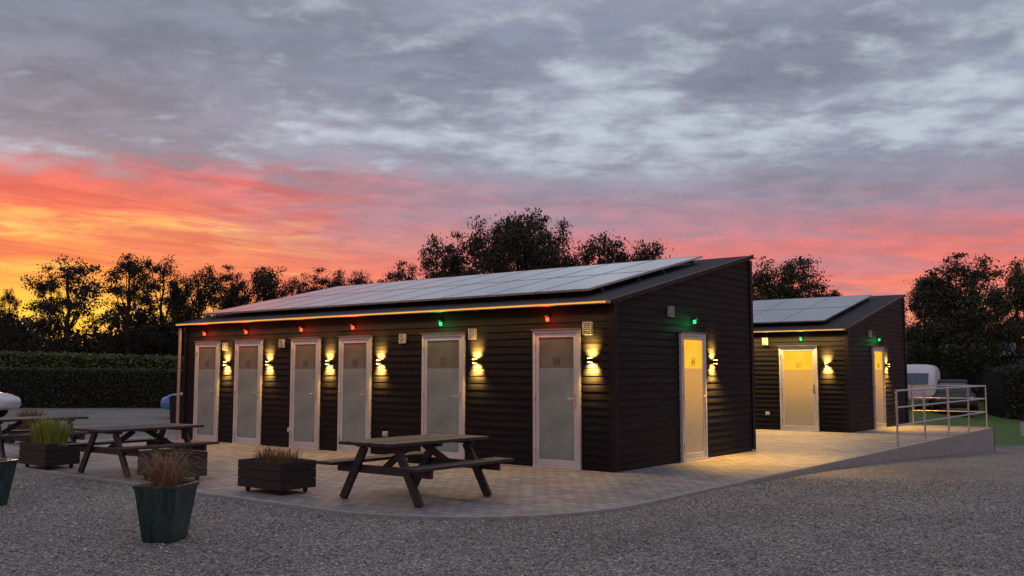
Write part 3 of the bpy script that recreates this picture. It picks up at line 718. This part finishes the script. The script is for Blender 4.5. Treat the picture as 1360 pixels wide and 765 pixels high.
# ------------------------------------------------------------------ sky
w=bpy.data.worlds.new('World'); scene.world=w; w.use_nodes=True
t=NT(w.node_tree); bg=t.N['Background']
v=t.n('ShaderNodeTexCoord').outputs['Generated']; o=t.xyz(v)
z=t.m('MAXIMUM',o[2],0.0)
r=t.m('ADD',t.m('MULTIPLY',o[0],.787),t.m('MULTIPLY',o[1],.617))
d=t.m('ADD',t.m('MULTIPLY',o[0],-.617),t.m('MULTIPLY',o[1],.787))
e=t.m('DIVIDE',z,t.m('SQRT',t.m('MAXIMUM',t.m('SUBTRACT',1,t.m('MULTIPLY',z,z)),.01)))
az=t.m('ARCTAN2',r,d)
den=t.m('ADD',z,.12)
pr=t.m('DIVIDE',r,den); pd=t.m('DIVIDE',d,den)
P=t.comb(pr,pd,3.0)
n1=t.noise(P,.85,9,.6,dist=.3)
n2=t.noise(t.comb(t.m('ADD',pr,7.3),t.m('MULTIPLY',pd,1.0),9.0),1.35,12,.60,dist=.15)
n3=t.noise(P,.5,4,.5)
n4=t.noise(t.comb(pr,t.m('MULTIPLY',pd,1.1),21.0),6.0,6,.55,dist=.2)
stv=t.comb(t.m('MULTIPLY',az,3.0),t.m('ADD',t.m('MULTIPLY',e,30),t.m('MULTIPLY',az,3.0)),1.0)
st=t.noise(stv,1.0,9,.62,dist=.6)
st2=t.noise(t.comb(t.m('MULTIPLY',az,7.0),t.m('ADD',t.m('MULTIPLY',e,62),t.m('MULTIPLY',az,5.0)),5.0),1.0,9,.64,dist=.5)
wob=t.m('ADD',t.m('ADD',t.m('MULTIPLY',t.m('SUBTRACT',n1,.5),.045),t.m('MULTIPLY',t.m('SUBTRACT',st,.5),.05)),t.m('MULTIPLY',t.m('SUBTRACT',n4,.5),.04))
ee=t.m('ADD',t.m('ADD',e,wob),.014)
f=t.m('MULTIPLY',ee,2.0,clamp=True)
Lr=t.ramp(f,[(0.0,lin((252,128,46))),(.13,lin((255,172,68))),(.20,lin((246,122,70))),(.26,lin((246,130,78))),(.315,lin((255,168,98))),(.345,lin((244,112,86))),(.40,lin((232,104,98))),(.44,lin((192,116,124))),(.48,lin((148,140,156))),(.72,lin((130,136,154))),(1,lin((158,162,178)))],'LINEAR')
Rr=t.ramp(f,[(0.0,lin((248,152,110))),(.16,lin((242,140,114))),(.22,lin((236,122,110))),(.28,lin((218,122,122))),(.335,lin((180,130,144))),(.39,lin((150,138,156))),(.5,lin((136,141,160))),(.75,lin((128,134,153))),(1,lin((158,162,178)))],'LINEAR')
wf=t.ss(t.m('ADD',az,t.m('MULTIPLY',t.m('SUBTRACT',n1,.5),.4)),-.48,.02)
c=t.mixc(wf,Lr,Rr)
bandL=t.m('MULTIPLY',t.ss(e,.24,.17),t.ss(az,-.05,-.3,0,1))
sk=t.m('MULTIPLY',t.ss(st2,.44,.60),bandL)
c=t.mixc(t.m('MULTIPLY',sk,.7),c,lin((208,86,80)))
sk2=t.m('MULTIPLY',t.ss(st2,.45,.36),t.m('MULTIPLY',t.ss(e,.18,.14),t.ss(az,-.1,-.33,0,1)))
c=t.mixc(t.m('MULTIPLY',sk2,.6),c,lin((255,196,100)))
bandR=t.m('MULTIPLY',t.ss(e,.21,.14),t.ss(az,-.3,.05))
c=t.mixc(t.m('MULTIPLY',t.m('MULTIPLY',t.ss(st2,.48,.62),bandR),.55),c,lin((172,128,142)))
sg=t.m('MULTIPLY',t.ss(t.m('ABSOLUTE',t.m('ADD',az,.48)),.0,.26,1,0),t.ss(e,.05,.12,1,0))
c=t.mixc(t.m('MULTIPLY',sg,.95),c,lin((255,208,74)))
# dark cloud bodies
dk=t.ss(n1,.38,.62,1.08,.84); dkf=t.ss(e,.15,.25); 
dm=t.m('ADD',1.0,t.m('MULTIPLY',t.m('SUBTRACT',dk,1.0),dkf)); 
mt=t.ss(n4,.34,.66,1.16,.86); dm=t.m('MULTIPLY',dm,t.m('ADD',1.0,t.m('MULTIPLY',t.m('SUBTRACT',mt,1.0),t.ss(e,.14,.24,.35,1.0))))
sm=t.ss(st,.3,.7,.95,1.07); dm=t.m('MULTIPLY',dm,sm)
c=t.mixc(1.0,c,t.comb(dm,dm,dm),'MULTIPLY')
# cloud openings (paler sky), a field near the middle broken by mottling
opn=t.m('ADD',t.m('MULTIPLY',n2,.58),t.m('MULTIPLY',n4,.42))
cen=t.ss(t.m('ABSOLUTE',t.m('SUBTRACT',az,.04)),.0,.5,.06,-.012)
opn=t.m('ADD',opn,t.m('MULTIPLY',cen,t.ss(t.m('ABSOLUTE',t.m('SUBTRACT',e,.26)),.0,.12,1,-.3)))
op=t.m('MULTIPLY',t.ss(opn,.47,.66),t.m('MULTIPLY',t.ss(e,.175,.23),t.ss(e,.34,.6,1,.45)))
c=t.mixc(t.m('MULTIPLY',op,.9),c,lin((196,204,217)))
pk=t.m('MULTIPLY',t.m('MULTIPLY',t.ss(n3,.52,.62),t.ss(n2,.5,.4)),t.ss(e,.2,.28)); c=t.mixc(t.m('MULTIPLY',pk,.4),c,lin((174,126,138)))
sky=t.n('ShaderNodeTexSky'); sky.sky_type='NISHITA'; sky.sun_disc=False
sky.sun_elevation=math.radians(1.5); sunaz=math.atan2(-.913,.407); sky.sun_rotation=sunaz
sc=t.mixc(1.0,sky.outputs[0],(.012,.012,.012),'MULTIPLY')
c=t.mixc(1.0,c,sc,'ADD')
t.L.new(c,bg.inputs['Color']); bg.inputs['Strength'].default_value=1.0

sd=bpy.data.lights.new('sun','SUN'); sd.energy=.25; sd.color=(1,.6,.35); sd.angle=math.radians(8)
so=bpy.data.objects.new('sun',sd); COL.objects.link(so); so.location=(0,0,30)
so.rotation_euler=Vector((.913,-.407,-.06)).to_track_quat('-Z','Y').to_euler()

# ------------------------------------------------------------------ camera
cd=bpy.data.cameras.new('camera'); cam=bpy.data.objects.new('camera',cd); COL.objects.link(cam)
cam.location=(CAMX,CAMY,1.5); pt=math.atan(111.5/1243)
fw=Vector((-.617*math.cos(pt),.787*math.cos(pt),math.sin(pt)))
cam.rotation_euler=fw.to_track_quat('-Z','Y').to_euler()
cd.lens=36*1243/1360; cd.sensor_width=36; cd.clip_end=2000; cd.clip_start=.1
scene.camera=cam
